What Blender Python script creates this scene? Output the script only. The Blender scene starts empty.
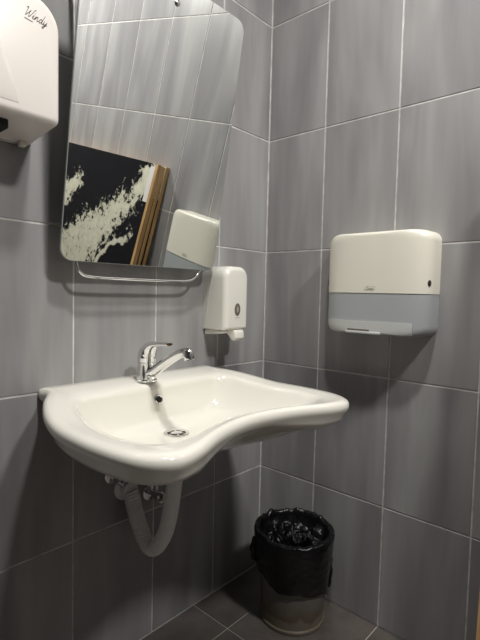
import bpy, bmesh, math, random
from mathutils import Vector, Matrix, noise
random.seed(7)
SC = bpy.context.scene
COL = SC.collection
PI = math.pi

# ------------------------------------------------------------------ camera
F_PX, YAW, PITCH, ROLL = 460.87, 0.8385, -0.0585, 0.0237
CAM = Vector((-1.3356, -1.0778, 1.0348))
fwd = Vector((math.sin(YAW) * math.cos(PITCH), math.cos(YAW) * math.cos(PITCH), math.sin(PITCH)))
rt = fwd.cross(Vector((0, 0, 1))).normalized()
up = rt.cross(fwd)
r2 = rt * math.cos(ROLL) + up * math.sin(ROLL)
u2 = -rt * math.sin(ROLL) + up * math.cos(ROLL)
cd = bpy.data.cameras.new('camera')
cd.sensor_fit = 'HORIZONTAL'; cd.sensor_width = 36.0; cd.lens = F_PX * 36.0 / 480.0
cd.clip_start = 0.02
cam = bpy.data.objects.new('camera', cd); COL.objects.link(cam)
M = Matrix((r2, u2, -fwd)).transposed().to_4x4(); M.translation = CAM
cam.matrix_world = M
SC.camera = cam

# ------------------------------------------------------------------ world and exposure
W = bpy.data.worlds.new('world'); SC.world = W; W.use_nodes = True
W.node_tree.nodes['Background'].inputs[0].default_value = (0.9, 0.95, 1, 1)
W.node_tree.nodes['Background'].inputs[1].default_value = 0.03
SC.view_settings.view_transform = 'Standard'
SC.view_settings.look = 'None'
SC.view_settings.exposure = 0.0
SC.view_settings.gamma = 1.0
SC.view_settings.use_curve_mapping = False

# the two round ceiling lamps of the room: x, y, watts, diameter
ROOM_H = 2.60
LAMPS = [(-0.80, -0.84, 20.5, .14), (-0.60, -1.74, 34.5, .24)]
LAMP_COL = (1.0, 0.978, 0.935)

# ------------------------------------------------------------------ material helpers
def mat(name, col=(.5, .5, .5), rough=.5, metal=0.0, **kw):
    m = bpy.data.materials.new(name); m.use_nodes = True
    b = m.node_tree.nodes['Principled BSDF']
    b.inputs['Base Color'].default_value = (*col, 1)
    b.inputs['Roughness'].default_value = rough
    b.inputs['Metallic'].default_value = metal
    for k, v in kw.items():
        b.inputs[k.replace('_', ' ')].default_value = v
    return m
def nd(m, t, **props):
    n = m.node_tree.nodes.new(t)
    for k, v in props.items(): setattr(n, k, v)
    return n
def lk(m, a, b): m.node_tree.links.new(a, b)
def bsdf(m): return m.node_tree.nodes['Principled BSDF']
def ramp(m, fac, stops):
    r = nd(m, 'ShaderNodeValToRGB')
    e = r.color_ramp.elements
    while len(e) < len(stops): e.new(0.5)
    for el, (p, c) in zip(e, stops): el.position = p; el.color = (*c, 1)
    lk(m, fac, r.inputs[0]); return r.outputs[0]
def coords(m, scale=(1, 1, 1), rot=(0, 0, 0), jitter=True):
    tc = nd(m, 'ShaderNodeTexCoord')
    src = tc.outputs['Object']
    if jitter:
        oi = nd(m, 'ShaderNodeObjectInfo')
        mul = nd(m, 'ShaderNodeMath', operation='MULTIPLY'); mul.inputs[1].default_value = 40
        lk(m, oi.outputs['Random'], mul.inputs[0])
        add = nd(m, 'ShaderNodeVectorMath', operation='ADD')
        lk(m, src, add.inputs[0]); lk(m, mul.outputs[0], add.inputs[1]); src = add.outputs[0]
    mp = nd(m, 'ShaderNodeMapping'); mp.inputs['Scale'].default_value = scale; mp.inputs['Rotation'].default_value = rot
    lk(m, src, mp.inputs[0]); return mp.outputs[0]
def noise_tex(m, vec, scale, detail=3, rough=.5, dist=0):
    n = nd(m, 'ShaderNodeTexNoise'); n.inputs['Scale'].default_value = scale
    n.inputs['Detail'].default_value = detail; n.inputs['Roughness'].default_value = rough
    n.inputs['Distortion'].default_value = dist
    lk(m, vec, n.inputs['Vector']); return n.outputs['Fac']
def bump(m, h, strength, dist=.001):
    b = nd(m, 'ShaderNodeBump'); b.inputs['Strength'].default_value = strength; b.inputs['Distance'].default_value = dist
    lk(m, h, b.inputs['Height']); lk(m, b.outputs[0], bsdf(m).inputs['Normal'])

# wall tile: grey porcelain with soft vertical streaks
M_TILE = mat('wall_tile_glaze', rough=.36)
v = coords(M_TILE, (9, 9, 1.4), (0, .10, 0)); n1 = noise_tex(M_TILE, v, 1.0, 2.5, .5, .5)
v2 = coords(M_TILE, (38, 38, 3.5)); n2 = noise_tex(M_TILE, v2, 1.0, 3, .6)
mx = nd(M_TILE, 'ShaderNodeMath', operation='MULTIPLY_ADD'); mx.inputs[1].default_value = .24
lk(M_TILE, n2, mx.inputs[0]); lk(M_TILE, n1, mx.inputs[2])
lk(M_TILE, ramp(M_TILE, mx.outputs[0], [(.36, (.215, .209, .216)), (.60, (.290, .283, .288)), (.84, (.375, .373, .370))]), bsdf(M_TILE).inputs['Base Color'])
bump(M_TILE, n2, .05, .0006)
M_TILE_DARK = mat('unseen_wall_dark_tile', (.085, .083, .085), .35)  # for unseen walls only: dark tone invented to cut bounced light
M_GROUT = mat('grout', (.75, .73, .70), .85)
nv = noise_tex(M_GROUT, coords(M_GROUT, (1, 1, 1), jitter=False), 25, 3)
lk(M_GROUT, ramp(M_GROUT, nv, [(.3, (.46, .445, .43)), (.7, (.74, .72, .70))]), bsdf(M_GROUT).inputs['Base Color'])
M_FTILE = mat('floor_tile_glaze', rough=.38)
nf = noise_tex(M_FTILE, coords(M_FTILE, (1, 1, 1)), 9, 5, .6)
lk(M_FTILE, ramp(M_FTILE, nf, [(.3, (.075, .064, .058)), (.7, (.135, .118, .108))]), bsdf(M_FTILE).inputs['Base Color'])
bump(M_FTILE, nf, .12, .001)
M_FGROUT = mat('floor_grout', (.42, .39, .35), .9)
M_CEIL = mat('ceiling_paint', (.62, .62, .61), .8)
M_CERAMIC = mat('white_ceramic', (.80, .78, .71), .10, Coat_Weight=.3, Coat_Roughness=.04)
M_CHROME = mat('chrome', (.80, .80, .80), .07, 1.0)
M_STEEL = mat('brushed_steel', (.62, .62, .61), .22, 1.0)
M_OPENSHADE = mat('opening_shade', (.010, .009, .008), .7)  # near-black colour stands in for the shade inside openings
M_WHITEPL = mat('white_plastic', (.80, .77, .675), .28)
M_DRYER = mat('dryer_enamel', (.74, .69, .655), .32)
M_GREYPL = mat('grey_plastic', (.385, .405, .415), .30)
M_GREYPL2 = mat('pale_grey_plastic', (.53, .545, .535), .32)
M_DARKPL = mat('dark_plastic', (.03, .028, .025), .35)
M_OVAL = mat('window_plastic', (.16, .14, .12), .2)
M_LETTER = mat('printed_letter', (.035, .03, .03), .5)
M_LETTER2 = mat('grey_letter', (.36, .34, .30), .45)
M_SOAP = mat('soap_plastic', (.78, .765, .70), .26)
M_SOAPB = mat('soap_backplate_plastic', (.62, .61, .57), .3)
M_MIRROR = mat('mirror_silver', (.84, .86, .84), .012, 1.0)
M_GLASSEDGE = mat('mirror_edge_glass', (.30, .34, .32), .15)
M_HOSE = mat('ribbed_white_plastic', (.86, .85, .83), .45)
M_BAG = mat('black_bin_liner', (.006, .006, .007), .22, Specular_IOR_Level=.36)
nb = noise_tex(M_BAG, coords(M_BAG, (1, 1, 1), jitter=False), 55, 4, .65, .8); bump(M_BAG, nb, .45, .005)
M_BIN = mat('grey_bin_plastic', rough=.42)
tc = nd(M_BIN, 'ShaderNodeTexCoord'); sx = nd(M_BIN, 'ShaderNodeSeparateXYZ'); lk(M_BIN, tc.outputs['Object'], sx.inputs[0])
nn = noise_tex(M_BIN, coords(M_BIN, (1, 1, .6), jitter=False), 22, 4, .6)
ma = nd(M_BIN, 'ShaderNodeMath', operation='MULTIPLY_ADD'); ma.inputs[1].default_value = -.07; lk(M_BIN, nn, ma.inputs[0]); lk(M_BIN, sx.outputs[2], ma.inputs[2])
lk(M_BIN, ramp(M_BIN, ma.outputs[0], [(.0, (.17, .145, .11)), (.010, (.105, .075, .050)), (.032, (.120, .102, .080)), (.07, (.138, .134, .122))]), bsdf(M_BIN).inputs['Base Color'])
M_WOOD = mat('bare_board_edge', rough=.6)
nw = noise_tex(M_WOOD, coords(M_WOOD, (60, 60, 5)), 1, 4, .6)
lk(M_WOOD, ramp(M_WOOD, nw, [(.3, (.40, .22, .085)), (.7, (.66, .42, .19))]), bsdf(M_WOOD).inputs['Base Color'])
# black stone print with cream veins running diagonally
M_MARBLE = mat('black_marble_print', rough=.22)
def mth(op, a, b=None, m=M_MARBLE):
    n = nd(m, 'ShaderNodeMath', operation=op)
    for k_, q in enumerate((a, b)):
        if q is None: continue
        if isinstance(q, (int, float)): n.inputs[k_].default_value = q
        else: lk(m, q, n.inputs[k_])
    return n.outputs[0]
vm = coords(M_MARBLE, (1, 1, 1), jitter=False)
sp_ = nd(M_MARBLE, 'ShaderNodeSeparateXYZ'); lk(M_MARBLE, vm, sp_.inputs[0])
ys, zs = sp_.outputs[1], sp_.outputs[2]
pp = mth('ADD', mth('MULTIPLY', ys, -.669), mth('MULTIPLY', zs, .743))       # across the veins
ee = mth('ADD', mth('MULTIPLY', ys, .743), mth('MULTIPLY', zs, .669))        # along the veins
lowf = mth('SUBTRACT', noise_tex(M_MARBLE, vm, 5.5, 2, .5), .5)
pw = mth('ADD', pp, mth('MULTIPLY', lowf, .17))
wA = nd(M_MARBLE, 'ShaderNodeMapRange'); lk(M_MARBLE, ee, wA.inputs[0])
for k_, q in zip((1, 2, 3, 4), (.22, .72, .125, .030)): wA.inputs[k_].default_value = q
vA = mth('DIVIDE', mth('SUBTRACT', wA.outputs[0], mth('ABSOLUTE', mth('SUBTRACT', pw, .985))), .055)
vB = mth('MINIMUM', mth('DIVIDE', mth('SUBTRACT', .05, mth('ABSOLUTE', mth('SUBTRACT', pw, 1.335))), .03), mth('DIVIDE', mth('SUBTRACT', .33, ee), .05))
vC = mth('MINIMUM', mth('DIVIDE', mth('SUBTRACT', .011, mth('ABSOLUTE', mth('SUBTRACT', pw, .842))), .008), mth('DIVIDE', mth('SUBTRACT', .62, ee), .04))
vD = mth('MINIMUM', mth('DIVIDE', mth('SUBTRACT', .035, mth('ABSOLUTE', mth('SUBTRACT', pw, 1.0))), .02), mth('DIVIDE', mth('SUBTRACT', ee, .72), .03))
vE = mth('DIVIDE', mth('SUBTRACT', .09, mth('ABSOLUTE', mth('SUBTRACT', pw, .50))), .05)
V = mth('MAXIMUM', mth('MAXIMUM', mth('MAXIMUM', vA, vB), mth('MAXIMUM', vC, vD)), vE)
V = mth('MINIMUM', mth('MAXIMUM', V, -1.7), .75)
fine = mth('SUBTRACT', noise_tex(M_MARBLE, vm, 34, 4, .75, .5), .47)
tot = mth('ADD', mth('MULTIPLY', V, .15), fine)
lk(M_MARBLE, ramp(M_MARBLE, mth('ADD', tot, .5), [(.0, (.012, .012, .015)), (.49, (.014, .014, .017)), (.535, (.60, .58, .46)), (.8, (.76, .74, .60))]), bsdf(M_MARBLE).inputs['Base Color'])
M_LAMPGLOW = mat('lamp_diffuser', (1, 1, 1), .5)
bsdf(M_LAMPGLOW).inputs['Emission Color'].default_value = (*LAMP_COL, 1)
bsdf(M_LAMPGLOW).inputs['Emission Strength'].default_value = 6.0
M_LABEL = mat('paper_label', (.72, .70, .68), .6)
# ------------------------------------------------------------------ object helpers
def obj(name, bm, m, parent=None, smooth=None, loc=None, rot=None):
    me = bpy.data.meshes.new(name)
    bmesh.ops.recalc_face_normals(bm, faces=bm.faces[:])
    bm.to_mesh(me); bm.free()
    o = bpy.data.objects.new(name, me); COL.objects.link(o)
    for mm in (m if isinstance(m, (list, tuple)) else [m]): me.materials.append(mm)
    if parent: o.parent = parent
    if loc: o.location = loc
    if rot: o.rotation_euler = rot
    if smooth is not None:
        for p in me.polygons: p.use_smooth = True
        me.set_sharp_from_angle(angle=math.radians(smooth))
    return o
def tag(o, label, cat, group=None):
    o['label'] = label; o['category'] = cat
    if group: o['group'] = group
    return o
def thing(name, label, cat, loc=(0, 0, 0), rotz=0, group=None):
    o = bpy.data.objects.new(name, None); COL.objects.link(o)
    o.empty_display_size = .05; o.location = loc; o.rotation_euler = (0, 0, rotz)
    return tag(o, label, cat, group)
def box(bm, x0, x1, y0, y1, z0, z1, bev=0, seg=2):
    vs = [bm.verts.new((x, y, z)) for x in (x0, x1) for y in (y0, y1) for z in (z0, z1)]
    fs = [(0, 1, 3, 2), (4, 6, 7, 5), (0, 4, 5, 1), (2, 3, 7, 6), (0, 2, 6, 4), (1, 5, 7, 3)]
    faces = [bm.faces.new([vs[i] for i in f]) for f in fs]
    if bev:
        ed = list({e for f in faces for e in f.edges})
        bmesh.ops.bevel(bm, geom=ed, offset=bev, segments=seg, profile=.5, affect='EDGES')
    return bm
def rings(bm, R, cap0=True, cap1=True, closed=True):
    V = [[bm.verts.new(p) for p in r] for r in R]
    n = len(V[0])
    for a, b in zip(V, V[1:]):
        for i in range(n if closed else n - 1):
            j = (i + 1) % n
            bm.faces.new((a[i], a[j], b[j], b[i]))
    if cap0: bm.faces.new(V[0][::-1])
    if cap1: bm.faces.new(V[-1])
    return V
def lathe(bm, prof, n=32, c=(0, 0, 0), axis='z', cap0=True, cap1=True):
    R = []
    for r, h in prof:
        ring = []
        for i in range(n):
            t = 2 * PI * i / n
            a, b = r * math.cos(t), r * math.sin(t)
            p = {'z': (a, b, h), 'y': (a, h, b), 'x': (h, a, b)}[axis]
            ring.append((p[0] + c[0], p[1] + c[1], p[2] + c[2]))
        R.append(ring)
    rings(bm, R, cap0, cap1); return bm
def smooth_path(P, k=8):
    P = [Vector(p) for p in P]; out = []
    for i in range(len(P) - 1):
        p0, p1, p2, p3 = P[max(i - 1, 0)], P[i], P[i + 1], P[min(i + 2, len(P) - 1)]
        for s in range(k):
            t = s / k
            out.append(.5 * ((2 * p1) + (p2 - p0) * t + (2 * p0 - 5 * p1 + 4 * p2 - p3) * t * t + (3 * p1 - p0 - 3 * p2 + p3) * t ** 3))
    out.append(P[-1]); return out
def tube(bm, path, rad, n=16, rfun=None, aspect=None):
    R = []; L = 0; side = None
    for i, p in enumerate(path):
        a = path[max(i - 1, 0)]; b = path[min(i + 1, len(path) - 1)]
        t = (b - a).normalized()
        if side is None:
            side = t.cross(Vector((0, 0, 1)))
            if side.length < .05: side = t.cross(Vector((0, 1, 0)))
            side.normalize()
        else:
            side = (side - t * side.dot(t)).normalized()
        nrm = t.cross(side)
        if i: L += (p - path[i - 1]).length
        r = rfun(i / (len(path) - 1), L) if rfun else rad
        ra, rb = r if isinstance(r, tuple) else (r, r)
        R.append([p + side * (ra * math.cos(2 * PI * k / n)) + nrm * (rb * math.sin(2 * PI * k / n)) for k in range(n)])
    rings(bm, R); return bm
def rrect(w, h, r, n=6, cx=0, cz=0):
    pts = []
    r = min(r, w / 2 - 1e-5, h / 2 - 1e-5)
    for sx_, sz_, a0 in ((1, 1, 0), (-1, 1, PI / 2), (-1, -1, PI), (1, -1, 3 * PI / 2)):
        for k in range(n + 1):
            a = a0 + PI / 2 * k / n
            pts.append((cx + sx_ * (w / 2 - r) + r * math.cos(a), cz + sz_ * (h / 2 - r) + r * math.sin(a)))
    return pts
def loft(bm, secs, n=8):
    """secs: (depth, width, height, corner radius, centre x, centre z); front faces -y"""
    R = [[(x, -d, z) for x, z in rrect(w, h, r, n, cx, cz)] for d, w, h, r, cx, cz in secs]
    rings(bm, R); return bm
def round_front(w, h, r, depth, er, cz, k=6, back=0.0, taper=0.0):
    """sections of a shell with corner radius r and front edge radius er"""
    S = [(back, w, h, r, 0, cz), (depth - er, w - taper, h - taper, r, 0, cz)]
    for i in range(1, k + 1):
        a = PI / 2 * i / k
        sh = 2 * er * (1 - math.cos(a))
        S.append((depth - er + er * math.sin(a), w - taper - sh, h - taper - sh, max(r - sh / 2, .002), 0, cz))
    return S
def poly_extrude(bm, pts, a0, a1, axis='x', bev=0, seg=3):
    def P(u, w, a): return {'x': (a, u, w), 'y': (u, a, w), 'z': (u, w, a)}[axis]
    A = [bm.verts.new(P(u, w, a0)) for u, w in pts]; B = [bm.verts.new(P(u, w, a1)) for u, w in pts]
    n = len(pts); fs = [bm.faces.new(A[::-1]), bm.faces.new(B)]
    for i in range(n): fs.append(bm.faces.new((A[i], A[(i + 1) % n], B[(i + 1) % n], B[i])))
    if bev:
        bmesh.ops.bevel(bm, geom=list({e for f in fs for e in f.edges}), offset=bev, segments=seg, profile=.5, affect='EDGES')
    return bm
def text_mesh(name, body, size, m, parent, loc, rot, shear=0, extrude=.0004):
    cu = bpy.data.curves.new('txt', 'FONT'); cu.body = body; cu.size = size; cu.shear = shear
    cu.extrude = extrude; cu.align_x = 'CENTER'; cu.align_y = 'CENTER'; cu.resolution_u = 3
    t = bpy.data.objects.new('txt', cu); COL.objects.link(t)
    dg = bpy.context.evaluated_depsgraph_get()
    me = bpy.data.meshes.new_from_object(t.evaluated_get(dg)); bpy.data.objects.remove(t)
    me.name = name
    o = bpy.data.objects.new(name, me); COL.objects.link(o); me.materials.clear(); me.materials.append(m)
    o.parent = parent; o.location = loc; o.rotation_euler = rot
    return o
def struct(o): o['kind'] = 'structure'; return o

def rrect2(w, h, r_top, r_bot, cz, n=10):
    pts = []
    for sx_, sz_, a0, r in ((1, 1, 0, r_top), (-1, 1, PI / 2, r_top), (-1, -1, PI, r_bot), (1, -1, 3 * PI / 2, r_bot)):
        for k in range(n + 1):
            a = a0 + PI / 2 * k / n
            pts.append((sx_ * (w / 2 - r) + r * math.cos(a), cz + sz_ * (h / 2 - r) + r * math.sin(a)))
    return pts

# ------------------------------------------------------------------ the room
X0, Y0 = -3.05, -3.05       # far ends of the two tiled walls, unseen and enlarged to cut bounced light
TILE_CACHE = {}
def tile_mesh(w, h, tm):
    key = (round(w, 4), round(h, 4), tm.name)
    if key not in TILE_CACHE:
        bm = bmesh.new(); g = .0023
        box(bm, g, w - g, -.0016, .005, g, h - g)
        top = [e for e in bm.edges if all(abs(v_.co.y + .0016) < 1e-6 for v_ in e.verts)]
        bmesh.ops.bevel(bm, geom=top, offset=.0010, segments=1, affect='EDGES')
        bmesh.ops.recalc_face_normals(bm, faces=bm.faces[:])
        me = bpy.data.meshes.new('tile'); bm.to_mesh(me); bm.free(); me.materials.append(tm)
        TILE_CACHE[key] = me
    return TILE_CACHE[key]
ZB = [.003] + [.3862 + .4 * k for k in range(6)] + [ROOM_H]
def tiled_wall(name, length, first, width, loc, rotz, tm=M_TILE):
    """local frame: x along the wall from its start, tiles face -y"""
    bm = bmesh.new(); box(bm, 0, length, 0, .10, 0, ROOM_H)
    w = struct(obj(name, bm, M_GROUT, loc=loc, rot=(0, 0, rotz)))
    xs = [0.0]; x = first
    while x < length - .02: xs.append(x); x += width
    xs.append(length)
    xs[0] += .0026; xs[-1] -= .0026     # corner joint
    for a, b in zip(xs, xs[1:]):
        for z0, z1 in zip(ZB, ZB[1:]):
            t = bpy.data.objects.new('wall_tile', tile_mesh(b - a, z1 - z0, tm)); COL.objects.link(t)
            t.parent = w; t.location = (a, 0, z0)
    return w
# wall_left is y = 0 (basin wall): its tiles are measured from the corner leftwards, so the start piece is the far remainder
AL, WL, AR, WR = .2478, .2556, .2377, .2514
nfull = int((-X0 - AL) / WL); firstL = (-X0 - AL) - nfull * WL
tiled_wall('wall_left', -X0, firstL, WL, (X0, 0, 0), 0)
tiled_wall('wall_right', -Y0, AR, WR, (0, 0, 0), -PI / 2)
tiled_wall('wall_back', -X0, .25, .25, (0, Y0, 0), PI, M_TILE_DARK)  # this wall and the next are unseen, darkened to keep shadows deep
tiled_wall('wall_front', -Y0, .25, .25, (X0, Y0, 0), PI / 2, M_TILE_DARK)
# wall_left's last piece at the corner is AL wide because the count above leaves it so
bm = bmesh.new(); box(bm, X0, 0, Y0, 0, -.10, -.0016)
floor = struct(obj('floor', bm, M_FGROUT))
fx = [0.0]; x = -.331
while x > X0: fx.append(x); x -= .333
fx.append(X0)
fy = [0.0]; y = -.153
while y > Y0: fy.append(y); y -= .333
fy.append(Y0)
FC = {}
for a, b in zip(fx, fx[1:]):
    for c, d in zip(fy, fy[1:]):
        key = (round(a - b, 4), round(c - d, 4))
        if key not in FC:
            bm = bmesh.new(); g = .0018
            box(bm, g, key[0] - g, g, key[1] - g, -.008, 0)
            me = bpy.data.meshes.new('floor_tile'); bm.to_mesh(me); bm.free(); me.materials.append(M_FTILE); FC[key] = me
        t = bpy.data.objects.new('floor_tile', FC[key]); COL.objects.link(t); t.parent = floor; t.location = (b, d, 0)
bm = bmesh.new(); box(bm, X0, 0, Y0, 0, ROOM_H, ROOM_H + .08)
struct(obj('ceiling', bm, M_CEIL))

# ------------------------------------------------------------------ ceiling lamps
def ceiling_lamp(x, y, watts, dia, label):
    r = dia / 2
    t = thing('ceiling_lamp', label, 'lamp', (x, y, ROOM_H), 0, 'ceiling lamps')
    bm = bmesh.new(); lathe(bm, [(r, 0), (r + .022, 0), (r + .022, -.006), (r + .016, -.012), (r + .004, -.012), (r, -.004)], 40, cap0=False, cap1=False)
    obj('trim_ring', bm, M_STEEL, t, 40)
    bm = bmesh.new(); lathe(bm, [(r, -.0005), (r, -.006), (r * .8, -.008), (.001, -.009)], 32)
    obj('diffuser', bm, M_LAMPGLOW, t, 40)
    ld = bpy.data.lights.new('lamp_light', 'AREA'); ld.shape = 'DISK'; ld.size = dia; ld.energy = watts; ld.color = LAMP_COL
    lo = bpy.data.objects.new('lamp_light', ld); COL.objects.link(lo); lo.parent = t; lo.location = (0, 0, -.013)
ceiling_lamp(*LAMPS[0], 'small round white downlight in the ceiling above the wash basin')
ceiling_lamp(*LAMPS[1], 'large round white ceiling lamp near the leaning boards')

# ------------------------------------------------------------------ wash basin
AX = -.577
OUT = [(0, 0), (.14, 0), (.24, 0), (.268, -.003), (.268, -.045), (.304, -.105), (.335, -.187), (.346, -.29), (.343, -.39), (.326, -.471), (.284, -.512), (.225, -.508), (.13, -.468), (.06, -.449), (0, -.443)]
INN = [(0, -.105), (.11, -.105), (.17, -.105), (.215, -.108), (.242, -.128), (.258, -.16), (.272, -.215), (.283, -.30), (.282, -.375), (.262, -.428), (.228, -.450), (.182, -.446), (.11, -.425), (.05, -.411), (0, -.406)]
FLO = [(0, -.130), (.07, -.130), (.12, -.131), (.155, -.138), (.175, -.155), (.188, -.18), (.195, -.215), (.195, -.27), (.19, -.315), (.17, -.35), (.14, -.362), (.11, -.36), (.07, -.352), (.03, -.347), (0, -.345)]
def closed_curve(H, k=6):
    P = [Vector((x_, y_)) for x_, y_ in H] + [Vector((-x_, y_)) for x_, y_ in H[-2:0:-1]]
    n = len(P); out = []
    for i in range(n):
        p0, p1, p2, p3 = P[i - 1], P[i], P[(i + 1) % n], P[(i + 2) % n]
        for s in range(k):
            t = s / k
            out.append(.5 * ((2 * p1) + (p2 - p0) * t + (2 * p0 - 5 * p1 + 4 * p2 - p3) * t * t + (3 * p1 - p0 - 3 * p2 + p3) * t ** 3))
    return out
def zrim(y_):
    t = min(max((y_ + .27) / .25, 0), 1); t = t * t * (3 - 2 * t)
    return .771 + .029 * t
CO, CI, CF = closed_curve(OUT), closed_curve(INN), closed_curve(FLO)
DR = Vector((0, -.187)); NZ = .672
def circ(r, src):
    return [DR + (p - DR).normalized() * r for p in src]
def mixc(A, B, t): return [a.lerp(b, t) for a, b in zip(A, B)]
def grow(A, d):
    n = len(A); out = []
    for i in range(n):
        tg = (A[(i + 1) % n] - A[i - 1]).normalized(); nr = Vector((-tg.y, tg.x))
        if nr.dot(A[i] - Vector((0, -.26))) < 0: nr = -nr
        out.append(A[i] + nr * d)
    return out
def R3(A, zf): return [(p.x, min(p.y, -.0025), zf(p) if callable(zf) else zf) for p in A]
C0 = circ(.032, CF)
def lobe(p): return min(max((abs(p.x) - .06) / .14, 0), 1)
zI = [zrim(p.y) - .010 for p in CI]
zF = [.690 + .012 * min(max((-p.y - .15) / .2, 0), 1) for p in CF]
BR = [
    R3(circ(.036, CF), .640), R3(mixc(circ(.036, CF), CF, .5), .648), R3(CF, .664),
    R3(mixc(CF, CI, .45), .680), R3(mixc(CF, CI, .85), .698), R3(mixc(CI, CO, .25), lambda p: zrim(p.y) - .056 - .016 * lobe(p)), R3(mixc(CI, CO, .60), lambda p: zrim(p.y) - .044 - .018 * lobe(p)),
    R3(mixc(CI, CO, .78), lambda p: zrim(p.y) - .040 - .016 * lobe(p)), R3(mixc(CI, CO, .88), lambda p: zrim(p.y) - .037 - .009 * lobe(p)), R3(mixc(CI, CO, .94), lambda p: zrim(p.y) - .034), R3(grow(CO, .0025), lambda p: zrim(p.y) - .026), R3(grow(CO, .005), lambda p: zrim(p.y) - .018),
    R3(grow(CO, .004), lambda p: zrim(p.y) - .009), R3(grow(CO, .000), lambda p: zrim(p.y) - .004), R3(mixc(CO, CI, .12), lambda p: zrim(p.y)),
    R3(mixc(CO, CI, .35), lambda p: zrim(p.y) - .001), R3(mixc(CO, CI, .7), lambda p: zrim(p.y) - .003), R3(mixc(CO, CI, .9), lambda p: zrim(p.y) - .005),
    R3(CI, lambda p: zrim(p.y) - .010)]
for s in (.06, .14, .24, .36, .5, .65, .82, 1.0):
    e = 1 - (1 - s) ** 2.0
    BR.append([(a.x, a.y, z0 + (z1 - z0) * e) for a, z0, z1 in zip(mixc(CI, CF, s), zI, zF)])
for s in (.2, .4, .6, .8, 1.0):
    BR.append([(a.x, a.y, z1 + (NZ - z1) * (1 - (1 - s) ** 1.4)) for a, z1 in zip(mixc(CF, C0, s), zF)])
basin = thing('wash_basin', 'white ceramic wash basin with concave front edge fixed to the tiled wall', 'wash basin', (AX, 0, 0))
bm = bmesh.new(); rings(bm, BR, cap0=True, cap1=True)
obj('bowl', bm, M_CERAMIC, basin, 60)
# drain
bm = bmesh.new(); lathe(bm, [(.033, .0), (.033, .0025), (.029, .004), (.024, .0025), (.023, -.002)], 36, (DR.x, DR.y, NZ), cap0=True, cap1=False)
drain = obj('drain', bm, M_CHROME, basin, 40)
bm = bmesh.new(); lathe(bm, [(.023, -.001), (.023, .0012)], 28, (DR.x, DR.y, NZ)); obj('drain_well_shade', bm, M_OPENSHADE, drain)  # solid disc, painted dark as the shade down the drain
bm = bmesh.new()
lathe(bm, [(.014, .0005), (.014, .003), (.010, .0042), (.001, .0045)], 24, (DR.x, DR.y, NZ))
for k in range(3):
    a = k * PI / 3
    b2 = bmesh.new(); box(b2, -.023, .023, -.002, .002, .001, .003)
    bmesh.ops.rotate(b2, verts=b2.verts[:], cent=(0, 0, 0), matrix=Matrix.Rotation(a, 3, 'Z')); bmesh.ops.translate(b2, verts=b2.verts[:], vec=(DR.x, DR.y, NZ))
    tmp = bpy.data.meshes.new('t'); b2.to_mesh(tmp); b2.free(); bm.from_mesh(tmp); bpy.data.meshes.remove(tmp)
obj('drain_strainer', bm, M_CHROME, drain, 40)
# overflow on the back wall of the bowl
OY, OZ = -.1115, .748
bm = bmesh.new(); lathe(bm, [(.0085, .006), (.0125, .004), (.0125, -.002), (.0105, -.0035), (.0085, -.002)], 28, axis='y', cap0=False, cap1=False)
ovr = obj('overflow_ring', bm, M_CHROME, basin, 40, loc=(0, OY, OZ), rot=(-.33, 0, 0))
bm = bmesh.new(); lathe(bm, [(.0088, .004), (.0088, -.0012)], 24, axis='y'); obj('overflow_hole_shade', bm, M_OPENSHADE, ovr)  # dark disc painting the shade within the overflow

# ------------------------------------------------------------------ tap
TY, TZ = -.072, zrim(-.072) - .0015
tap = thing('basin_tap', 'chrome single-lever mixer tap standing on the back ledge of the basin', 'tap', (AX - .013, TY - .002, TZ - .0008))
tap.scale = (1.09, 1.02, 1.0)
bm = bmesh.new(); lathe(bm, [(.0275, 0), (.0275, .003), (.024, .006), (.021, .007)], 40); obj('base_ring', bm, M_CHROME, tap, 40)
bm = bmesh.new(); lathe(bm, [(.0232, .006), (.0225, .02), (.0218, .042), (.0222, .050), (.020, .052)], 40); obj('body', bm, M_CHROME, tap, 40)
bm = bmesh.new()
sp = smooth_path([(0, -.006, .020), (0, -.035, .030), (0, -.075, .055), (0, -.115, .078), (0, -.142, .090), (0, -.158, .092)], 6)
tube(bm, sp, .01, 20, lambda t, L: (.0150 - .004 * t, .0135 - .0025 * t))
spout = obj('spout', bm, M_CHROME, tap, 50)
bm = bmesh.new(); lathe(bm, [(.0115, .006), (.0125, .002), (.0125, -.012), (.0108, -.0165), (.009, -.0165), (.009, -.012)], 28)
obj('aerator', bm, M_CHROME, spout, 40, loc=(0, -.163, .091), rot=(-.35, 0, 0))
bm = bmesh.new()
hp = smooth_path([(0, .001, .052), (0, .000, .064), (0, -.005, .078), (0, -.017, .092), (0, -.038, .1005), (0, -.064, .104), (0, -.094, .106)], 5)
HR = [(.0222, .0222), (.0232, .0228), (.0220, .0210), (.0185, .0150), (.0140, .0080), (.0115, .0055), (.0090, .0038)]
def hr(t, L):
    f = t * (len(HR) - 1); i = min(int(f), len(HR) - 2); f -= i
    return tuple(HR[i][j] * (1 - f) + HR[i + 1][j] * f for j in (0, 1))
tube(bm, hp, 0, 24, hr)
obj('lever_handle', bm, M_CHROME, tap, 60)

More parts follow.
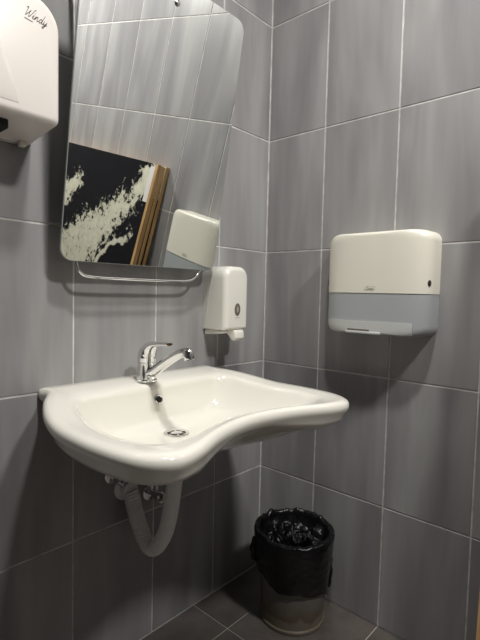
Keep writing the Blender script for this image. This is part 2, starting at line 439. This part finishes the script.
# ------------------------------------------------------------------ waste hose and valves under the basin
hose = thing('waste_hose', 'pale ribbed plastic waste hose looping in a U below the basin', 'hose', (AX, -.18, .33))
bm = bmesh.new()
pts = [(-.577, -.184, .632), (-.577, -.182, .56), (-.577, -.176, .51), (-.578, -.166, .45), (-.580, -.149, .395), (-.584, -.125, .355), (-.588, -.104, .342), (-.592, -.082, .355), (-.597, -.062, .39), (-.602, -.045, .435), (-.605, -.038, .465), (-.606, -.030, .480)]
pth = smooth_path([(a - AX, b + .18, c - .33) for a, b, c in pts], 24)
def corr(t, L):
    amp = .0008 + .0016 * min(max((t - .45) / .25, 0), 1)
    pitch = .0095 if t < .5 else .0062
    return .0205 + amp * math.sin(2 * PI * L / pitch)
tube(bm, pth, .02, 18, corr)
obj('ribbed_tube', bm, M_HOSE, hose, 80)
bm = bmesh.new(); lathe(bm, [(.024, .262), (.024, .292), (.028, .293), (.028, .3085)], 28, (0, -.006, 0)); obj('drain_nut', bm, M_HOSE, hose, 40)
bm = bmesh.new(); lathe(bm, [(.019, .145), (.023, .146), (.023, .168), (.034, .172), (.034, .1785)], 28, (-.030, 0, .155), 'y'); obj('wall_flange', bm, M_HOSE, hose, 40)
def angle_valve(x, z, label, tx):
    t = thing('angle_valve', label, 'valve', (x, 0, z), 0, 'angle valves under the basin')
    bm = bmesh.new(); lathe(bm, [(.024, -.002), (.023, -.006), (.014, -.009)], 28, axis='y'); obj('wall_rosette', bm, M_CHROME, t, 40)
    bm = bmesh.new(); lathe(bm, [(.009, -.006), (.009, -.030), (.012, -.031), (.012, -.046), (.008, -.047)], 24, axis='y'); lathe(bm, [(.007, -.002), (.007, .020), (.009, .021), (.009, .032)], 20, (0, -.038, 0)); obj('valve_body', bm, M_CHROME, t, 40)
    bm = bmesh.new(); lathe(bm, [(.007, -.046), (.016, -.050), (.017, -.060), (.014, -.066), (.003, -.067)], 12, axis='y'); obj('valve_knob', bm, M_CHROME, t, 30)
    bm = bmesh.new(); tube(bm, smooth_path([(0, -.038, .03), (.002, -.038, .06), ((tx - x) * .5, -.045, .62 - z), (tx - x, -.062, .69 - z)], 8), .005, 10); obj('supply_hose', bm, M_STEEL, t, 50)
angle_valve(-.648, .532, 'chrome angle valve with supply hose left of the waste hose', AX - .012)
angle_valve(-.522, .445, 'chrome angle valve with supply hose inside the loop of the waste hose', AX + .012)

# ------------------------------------------------------------------ tilted mirror
TH = .1545
mir = thing('tilting_mirror', 'rounded rectangular mirror tilted forward above the basin with chrome rail', 'mirror', (-.5790, -.0605, 1.100))
mir.rotation_euler = (TH, 0, 0)      # local -y is the reflecting side
MW, MH = .494, .7065
bm = bmesh.new()
R = [[(x_, d_, z_) for x_, z_ in rrect(MW - i_, MH - i_, .03, 8, 0, MH / 2)] for d_, i_ in ((.0055, 0), (.0012, 0), (.0003, .003))]
rings(bm, R); obj('glass_edge', bm, M_GLASSEDGE, mir, 40)
bm = bmesh.new()
R = [[(x_, d_, z_) for x_, z_ in rrect(MW - .003, MH - .003, .0285, 8, 0, MH / 2)] for d_ in (.0003, 0)]
rings(bm, R); obj('mirror_glass', bm, M_MIRROR, mir)
bm = bmesh.new()
tube(bm, smooth_path([(-.204, .010, .06), (-.204, .010, .012), (-.201, .008, -.008), (-.190, .006, -.026), (-.165, .005, -.035), (-.08, .005, -.037), (.08, .005, -.037), (.152, .005, -.034), (.180, .006, -.022), (.194, .008, -.006), (.200, .010, .012), (.200, .010, .06)], 6), .0042, 14)
obj('rail', bm, M_CHROME, mir, 60)
bm = bmesh.new(); lathe(bm, [(.0075, 0), (.0075, -.002), (.005, -.004), (.001, -.0045)], 24, (.005, 0, .652), 'y'); obj('fixing_screw', bm, M_STEEL, mir, 40)
for s in (-1, 1):
    bm = bmesh.new(); box(bm, s * .19 - .012, s * .19 + .012, .0058, .0095, .05, .66, .001)
    br = obj('back_bar', bm, M_STEEL, mir)
    bm = bmesh.new(); tube(bm, [Vector((s * .19, .008, .10)), Vector((s * .19, .0740, .112))], .006, 12)
    obj('hinge_arm', bm, M_STEEL, br, 40)
    bm = bmesh.new(); tube(bm, [Vector((s * .19, .008, .60)), Vector((s * .19, .150, .623))], .006, 12)
    obj('stay_arm', bm, M_STEEL, br, 40)

# ------------------------------------------------------------------ soap dispenser on the basin wall
soap = thing('soap_dispenser', 'white plastic soap dispenser on the wall to the right of the mirror', 'soap dispenser', (-.2640, -.0018, .8705))
hw = .0540
def slant(z): return .010 + .036 * min(max((z - .085) / .15, 0), 1)       # joint between wall plate and cover
SH, SZ = .200, .147
sec0 = rrect2(2 * hw, SH, .036, .006, SZ, 8)
bm = bmesh.new()
rings(bm, [[(x_, 0, z_) for x_, z_ in sec0], [(x_, -slant(z_) + .0008, z_) for x_, z_ in sec0]])
obj('backplate', bm, M_SOAPB, soap, 40)
R = [[(x_ * .985, -slant(z_), z_) for x_, z_ in sec0]]
for k in range(0, 8):
    a = PI / 2 * k / 7; sh = .017 * (1 - math.cos(a))
    R.append([(x_, -(.0835 + .017 * math.sin(a)), z_) for x_, z_ in rrect2(2 * hw - 2 * sh, SH - 1.6 * sh, .036 - sh * .7, .006, SZ - .2 * sh, 8)])
bm = bmesh.new(); rings(bm, R)
cover = obj('cover', bm, M_SOAP, soap, 45)
bm = bmesh.new(); poly_extrude(bm, [(-.004, .030), (-.004, .046), (-.060, .047), (-.075, .043), (-.060, .034)], -hw * .9, hw * .9, 'x', .003); obj('base_tray', bm, M_SOAP, soap, 40)
bm = bmesh.new(); poly_extrude(bm, [(-.060, .047), (-.098, .048), (-.104, .040), (-.106, .022), (-.097, .013), (-.084, .017), (-.076, .034), (-.060, .036)], -.012, .030, 'x', .003); obj('push_lever', bm, M_SOAP, soap, 40)
bm = bmesh.new()
R = [[(a * math.cos(2 * PI * k / 28), y_, .112 + b * math.sin(2 * PI * k / 28)) for k in range(28)] for a, b, y_ in ((.0130, .0200, -.0995), (.0130, .0200, -.1012), (.0105, .0170, -.1018))]
rings(bm, R); win = obj('level_window', bm, M_OVAL, soap, 40)
bm = bmesh.new()
R = [[(a * math.cos(2 * PI * k / 20), y_, .112 + b * math.sin(2 * PI * k / 20)) for k in range(20)] for a, b, y_ in ((.0042, .0095, -.1016), (.0042, .0095, -.1022), (.003, .007, -.1024))]
rings(bm, R); obj('window_emblem', bm, M_LETTER2, win, 40)
bm = bmesh.new(); box(bm, -.010, .010, -.1012, -.1000, .0855, .0872); obj('printed_line', bm, M_LETTER2, cover)

# ------------------------------------------------------------------ paper towel dispenser on the right wall
tow = thing('towel_dispenser', 'cream and grey folded paper towel dispenser on the right wall', 'towel dispenser', (-.0018, -.4665, .922), -PI / 2)
TW, THH, TD = .322, .298, .101
full = [(0.0, TW, THH, .030, 0, THH / 2), (.020, TW, THH - .002, .030, 0, THH / 2)]
SEX = 3.7
def front_depth(x_): return .020 + (TD - .020) * max(0, 1 - (abs(x_) / (TW / 2)) ** SEX) ** (1 / SEX)
for k in range(1, 15):                   # bowed front, tighter top and bottom edges
    a = PI / 2 * k / 14 * .985
    q = max(0, (k - 6) / 8); qa = PI / 2 * q
    full.append((.020 + (TD - .020) * math.sin(a) ** (2 / SEX), TW * math.cos(a) ** (2 / SEX), THH - .002 - 2 * .011 * (1 - math.cos(qa)), .030 - .012 * q, 0, THH / 2))
SEAM = .122
def half(upper):
    bm = bmesh.new(); loft(bm, full, 8)
    g = bm.verts[:] + bm.edges[:] + bm.faces[:]
    res = bmesh.ops.bisect_plane(bm, geom=g, plane_co=(0, 0, SEAM), plane_no=(0, 0, 1), clear_inner=upper, clear_outer=not upper)
    ed = [e for e in res['geom_cut'] if isinstance(e, bmesh.types.BMEdge)]
    bmesh.ops.edgeloop_fill(bm, edges=ed)
    return bm
top = obj('upper_cover', half(True), M_WHITEPL, tow, 40)
b2 = half(False)
bmesh.ops.scale(b2, verts=b2.verts[:], vec=(.994, .985, 1.0))
low = obj('lower_window', b2, M_GREYPL, tow, 40)
# outlet lip with its notch
bm = bmesh.new(); loft(bm, full, 8)
bmesh.ops.scale(bm, verts=bm.verts[:], vec=(1.0, 1.012, 1.0))
for co, no in (((0, 0, .040), (0, 0, 1)), ((0, 0, .006), (0, 0, -1)), ((.122, 0, 0), (1, 0, 0)), ((-.140, 0, 0), (-1, 0, 0)), ((0, -.05, 0), (0, 1, 0))):
    res = bmesh.ops.bisect_plane(bm, geom=bm.verts[:] + bm.edges[:] + bm.faces[:], plane_co=co, plane_no=no, clear_outer=True)
    bmesh.ops.edgeloop_fill(bm, edges=[e for e in res['geom_cut'] if isinstance(e, bmesh.types.BMEdge)])
lip = obj('outlet_lip', bm, M_GREYPL2, tow, 40)
bm = bmesh.new(); box(bm, -.066, .004, -TD - .0022, -TD + .02, .0105, .0165, .001); obj('outlet_slot_shade', bm, M_OVAL, lip)  # solid bar, its dark colour painting the shade of the slot
bm = bmesh.new(); box(bm, -.072, .038, -TD - .0045, -TD + .006, .0030, .0110, .003); obj('outlet_edge', bm, M_GREYPL2, lip, 40)
for s in (-1, 1):            # one lock on each rounded flank
    bm = bmesh.new()
    R = [[(a * math.cos(2 * PI * k / 20), d_, b * math.sin(2 * PI * k / 20)) for k in range(20)] for a, b, d_ in ((.0060, .0085, .004), (.0060, .0085, -.001), (.0048, .007, -.0018))]
    rings(bm, R); lck = obj('lock_button', bm, M_DARKPL, top, 40, loc=(s * .1555, -front_depth(.1555) - .0002, .151), rot=(0, 0, s * 1.15))
    bm = bmesh.new(); box(bm, -.001, .001, -.0022, -.001, -.004, .004); obj('key_slot', bm, M_STEEL, lck)
bm = bmesh.new()
plate = rrect(.031, .0115, .004, 5, 0, 0)
R = [[(x_ + z_ * .3, d_, z_ + .1355) for x_, z_ in plate] for d_ in (-TD + .001, -TD - .0005)]
rings(bm, R)
bdg = obj('badge_plate', bm, M_LETTER2, top)
bm = bmesh.new()
R = [[(x_ * .93 + z_ * .25, d_, z_ * .80 + .1355) for x_, z_ in plate] for d_ in (-TD + .001, -TD - .0008)]
rings(bm, R); obj('badge_field', bm, M_WHITEPL, bdg)
text_mesh('badge_lettering', 'Tork', .0105, M_LETTER2, bdg, (0, -TD - .0012, .1350), (PI / 2, 0, 0), .25, .0003)

# ------------------------------------------------------------------ hand dryer
dry = thing('hand_dryer', 'cream enamel hand dryer with rounded corners at the upper left', 'hand dryer', (-1.001, -.0018, 1.354))
DW, DH, DD = .276, .258, .150
def rise(d, z): return z + .006 * (d / DD) * max(0, 1 - z / .10)       # underside climbs towards the front
R = []
for d, sh in [(0, 0), (DD - .014, .006)] + [(DD - .014 + .014 * math.sin(PI / 2 * k / 6), .006 + .014 * (1 - math.cos(PI / 2 * k / 6))) for k in range(1, 7)]:
    R.append([(x_, -d, rise(d, z_)) for x_, z_ in rrect2(DW - 2 * sh, DH - 2 * sh, .060 - sh * .6, .018 - sh * .6, DH / 2)])
bm = bmesh.new(); rings(bm, R)
body = obj('body', bm, M_DRYER, dry, 45)
bm = bmesh.new()
R = []
for d_, i_ in ((DD - .012, 0), (DD + .0005, 0), (DD + .0035, .008)):
    R.append([(x_ - .012, -d_, z_) for x_, z_ in [(-.085 + i_, .034 + i_), (.060 - i_, .034 + i_), (.045 - i_, .09), (.022 - i_, .150), (-.008 - i_ * .5, .205 - i_), (-.030 + i_ * .5, .205 - i_), (-.055 + i_, .150), (-.075 + i_, .09)]])
rings(bm, R); obj('front_panel', bm, M_DRYER, dry, 40)
bm = bmesh.new(); poly_extrude(bm, [(-.05, -.115), (.042, -.115), (.048, -.100), (.048, -.060), (.042, -.050), (-.05, -.050)], -.004, .01, 'z', .002); obj('air_outlet_shade', bm, M_OPENSHADE, dry)  # solid block whose black paints the shade inside the outlet
bm = bmesh.new(); box(bm, -.122, .122, -.010, -.0002, -.004, .010, .001); obj('mounting_plate', bm, M_STEEL, dry)
bm = bmesh.new(); box(bm, .100, .114, -.030, -.016, -.010, .004, .002); obj('locking_tab', bm, M_WHITEPL, dry, 40)
# handwritten style name: pen strokes on a unit em, slanted
STROKES = [  # W, i, n, d, y
    [(-.10, .92), (.00, 1.02), (.08, .95), (.06, .50), (.10, .05), (.24, .45), (.36, .80)], [(.36, .80), (.33, .40), (.40, .03), (.56, .45), (.66, 1.0), (.76, 1.06)],
    [(.70, .15), (.78, .45), (.77, .12), (.84, .02), (.92, .14)], [(.80, .66), (.81, .70)],
    [(.92, .14), (1.00, .46), (.98, .02)], [(.98, .10), (1.08, .42), (1.18, .44), (1.18, .10), (1.26, .03), (1.34, .15)],
    [(1.62, .36), (1.50, .47), (1.38, .28), (1.42, .04), (1.54, .06), (1.64, .36)], [(1.68, .98), (1.64, .40), (1.64, .08), (1.74, .04), (1.80, .16)],
    [(1.82, .45), (1.82, .14), (1.92, .06), (2.04, .30)], [(2.08, .46), (2.04, .05), (1.94, -.36), (1.82, -.30), (1.96, -.06), (2.16, .14)]]
bm = bmesh.new(); em = .0178
for st in STROKES:
    P = smooth_path([((u * 1.12 + .30 * w_) * em, -.0002, w_ * em) for u, w_ in st], 5)
    tube(bm, P, .0006, 6, lambda t, L: (.00095, .0004))
for P in ([(.05, -.30), (.55, -.32), (.95, -.30)],):
    tube(bm, smooth_path([((u) * em, -.0002, w_ * em) for u, w_ in P], 5), .0005, 6, lambda t, L: (.0006, .0004))
obj('lettering', bm, M_LETTER, dry, 60, loc=(.0590, -DD - .0002, .2025), rot=(0, math.radians(7), 0))

# ------------------------------------------------------------------ bin and liner
BX, BY = -.137, -.256
binn = thing('waste_bin', 'grey plastic waste bin with dirt stained foot in the corner', 'bin', (BX, BY, 0))
BH = .275
bm = bmesh.new()
lathe(bm, [(.060, .006), (.098, .006), (.100, .0), (.104, .003), (.104, .010), (.1005, .014), (.106, .12), (.117, BH - .012), (.121, BH - .010), (.121, BH), (.115, BH), (.103, .12), (.097, .014), (.02, .012)], 56)
obj('bucket', bm, M_BIN, binn, 40)
liner = thing('bin_liner', 'crumpled black plastic liner folded over the bin rim', 'bin liner', (BX, BY, 0))
N = 200
def skirt_z(t):      # lower hem of the overhang round the bin
    d = math.cos(t + 0.75)                 # toward the right-hand, wall side
    return .130 - .032 * d + .010 * math.sin(3 * t + 1) + .006 * math.sin(7 * t)
def nz(p, s, seed=0): return noise.noise(Vector((p[0] * s + seed, p[1] * s, p[2] * s)))
R = []
K1 = 26
for k in range(K1 + 1):      # outside skirt, hem to rim
    f = k / K1; ring = []
    for i in range(N):
        t = 2 * PI * i / N
        z = skirt_z(t) + (BH + .003 - skirt_z(t)) * f
        r = .1055 + .015 * min(max((z - .12) / (BH - .12), 0), 1) + .0045
        p = (math.cos(t), math.sin(t), z * 6)
        r += .0016 * abs(nz((p[0], p[1], z * 30), 6, 2)) + .0030 * (nz(p, 2.6) + .6) + .0035 * abs(nz((p[0], p[1], z * 14), 3.5, 9)) + .005 * (1 - f) * max(0, nz(p, 1.7, 4))
        r += .0035 * max(0, math.sin(38 * z + 3.5 * math.sin(t * 1.0 + 1) + 4 * nz(p, 1.2, 7))) * (1 - abs(2 * f - 1))
        ring.append((r * math.cos(t), r * math.sin(t), z))
    R.append(ring)
for k in range(1, 7):        # fold over the rim
    a = PI * k / 6; ring = []
    for i in range(N):
        t = 2 * PI * i / N; p = (math.cos(t), math.sin(t), .3)
        rr = .0115 - .0015 * k / 6
        back = max(0, math.sin(t + .0) * .5 + math.cos(t) * .5)
        cr = .008 * max(0, nz(p, 5, 3)) * math.sin(a) + .016 * back * math.sin(a) * max(.1, .6 + nz(p, 7, 1)) + .004 * abs(nz(p, 16, 12)) * math.sin(a)
        ring.append(((.1185 + rr * math.cos(a) + .002 * nz(p, 8, 6)) * math.cos(t), (.1185 + rr * math.cos(a) + .002 * nz(p, 8, 6)) * math.sin(t), BH + .003 + rr * .8 * math.sin(a) + cr))
    R.append(ring)
K2 = 34
for k in range(1, K2 + 1):   # crumpled inside
    f = k / K2; ring = []
    for i in range(N):
        t = 2 * PI * i / N
        r = .1080 * (1 - f ** 1.3 * .97)
        z = BH - .008 - .085 * math.sin(min(1, f * 1.1) * PI / 2)
        p = (r * math.cos(t), r * math.sin(t), z)
        amp = min(1, f * 5) * min(1, .2 + r / .05)
        w1 = abs(nz(p, 17, 2)); w2 = abs(nz(p, 40, 5)); w3 = abs(nz(p, 85, 8))
        side_ = max(0, math.cos(t - 2.6))      # bunched up more on the left
        z2 = z + amp * (.050 * w1 * (1 + .6 * side_) + .022 * w2 + .010 * w3 - .012)
        r2_ = r - amp * (.020 * w1 + .016 * w2 + .006 * w3) * min(1, r / .06)
        ring.append((r2_ * math.cos(t), r2_ * math.sin(t), min(max(z2, .03), BH + .008)))
    R.append(ring)
bm = bmesh.new(); rings(bm, R, cap0=False, cap1=True)
lob = obj('liner_film', bm, M_BAG, liner, 70)
# loose gathered corner hanging on the left and a hanging flap on the right
def knot(t, z0, L, w, out):
    bm = bmesh.new(); c = Vector((math.cos(t), math.sin(t), 0)); tn = Vector((-c.y, c.x, 0))
    P = smooth_path([c * .124 + Vector((0, 0, z0)), c * (.124 + out) + tn * .002 + Vector((0, 0, z0 - .3 * L)), c * (.123 + out) - tn * .002 + Vector((0, 0, z0 - .7 * L)), c * (.120 + out * .6) + Vector((0, 0, z0 - L))], 6)
    tube(bm, P, w, 12, lambda s, l: w * (.5 + .7 * math.sin(PI * min(1, s * .85 + .12)) + .22 * math.sin(s * 17)))
    obj('gathered_corner', bm, M_BAG, liner, 60)
knot(math.radians(136), .258, .080, .0085, .007)
knot(math.radians(-44), .185, .100, .006, -.001)

# ------------------------------------------------------------------ boards leaning on the right wall
BT, BWID, BHT = .0190, 1.12, 1.372
labels = ['black marble print board with a white label, frontmost of the leaning stack',
          'middle board of the stack leaning on the right wall, edge of bare wood',
          'rearmost board of the leaning stack, touching the right wall']
for i in range(3):
    foot = (-.145, -.115, -.085)[i]; head = (-.0440, -.0238, -.0036)[i]      # rear face at the floor and at the top
    yoff = (-.802, -.803, -.799)[i]; phi = math.atan((head - foot) / BHT)
    t = thing('leaning_board', labels[i], 'board', (foot, yoff, BT * math.sin(phi) + .0002), 0, 'boards leaning on the right wall')
    t.rotation_euler = (0, phi, 0)
    h_ = BHT - (0, .004, .002)[i]
    # local x is the thickness (negative is the room side), local -y runs away from the basin wall
    bm = bmesh.new(); box(bm, -BT + .0012, 0, -BWID, 0, 0, h_); obj('core', bm, M_WOOD, t)
    bm = bmesh.new(); box(bm, -BT, -BT + .0012, -BWID, 0, 0, h_); obj('printed_face', bm, M_MARBLE, t)
    if i == 0:
        bm = bmesh.new(); box(bm, -BT - .0018, -BT - .0001, -.017, .0, .0, h_); obj('edge_strip', bm, M_WOOD, t)
        bm = bmesh.new(); box(bm, -BT - .0012, -BT - .0001, -.050, -.018, h_ - .170, h_ - .012); obj('paper_label', bm, M_LABEL, t)
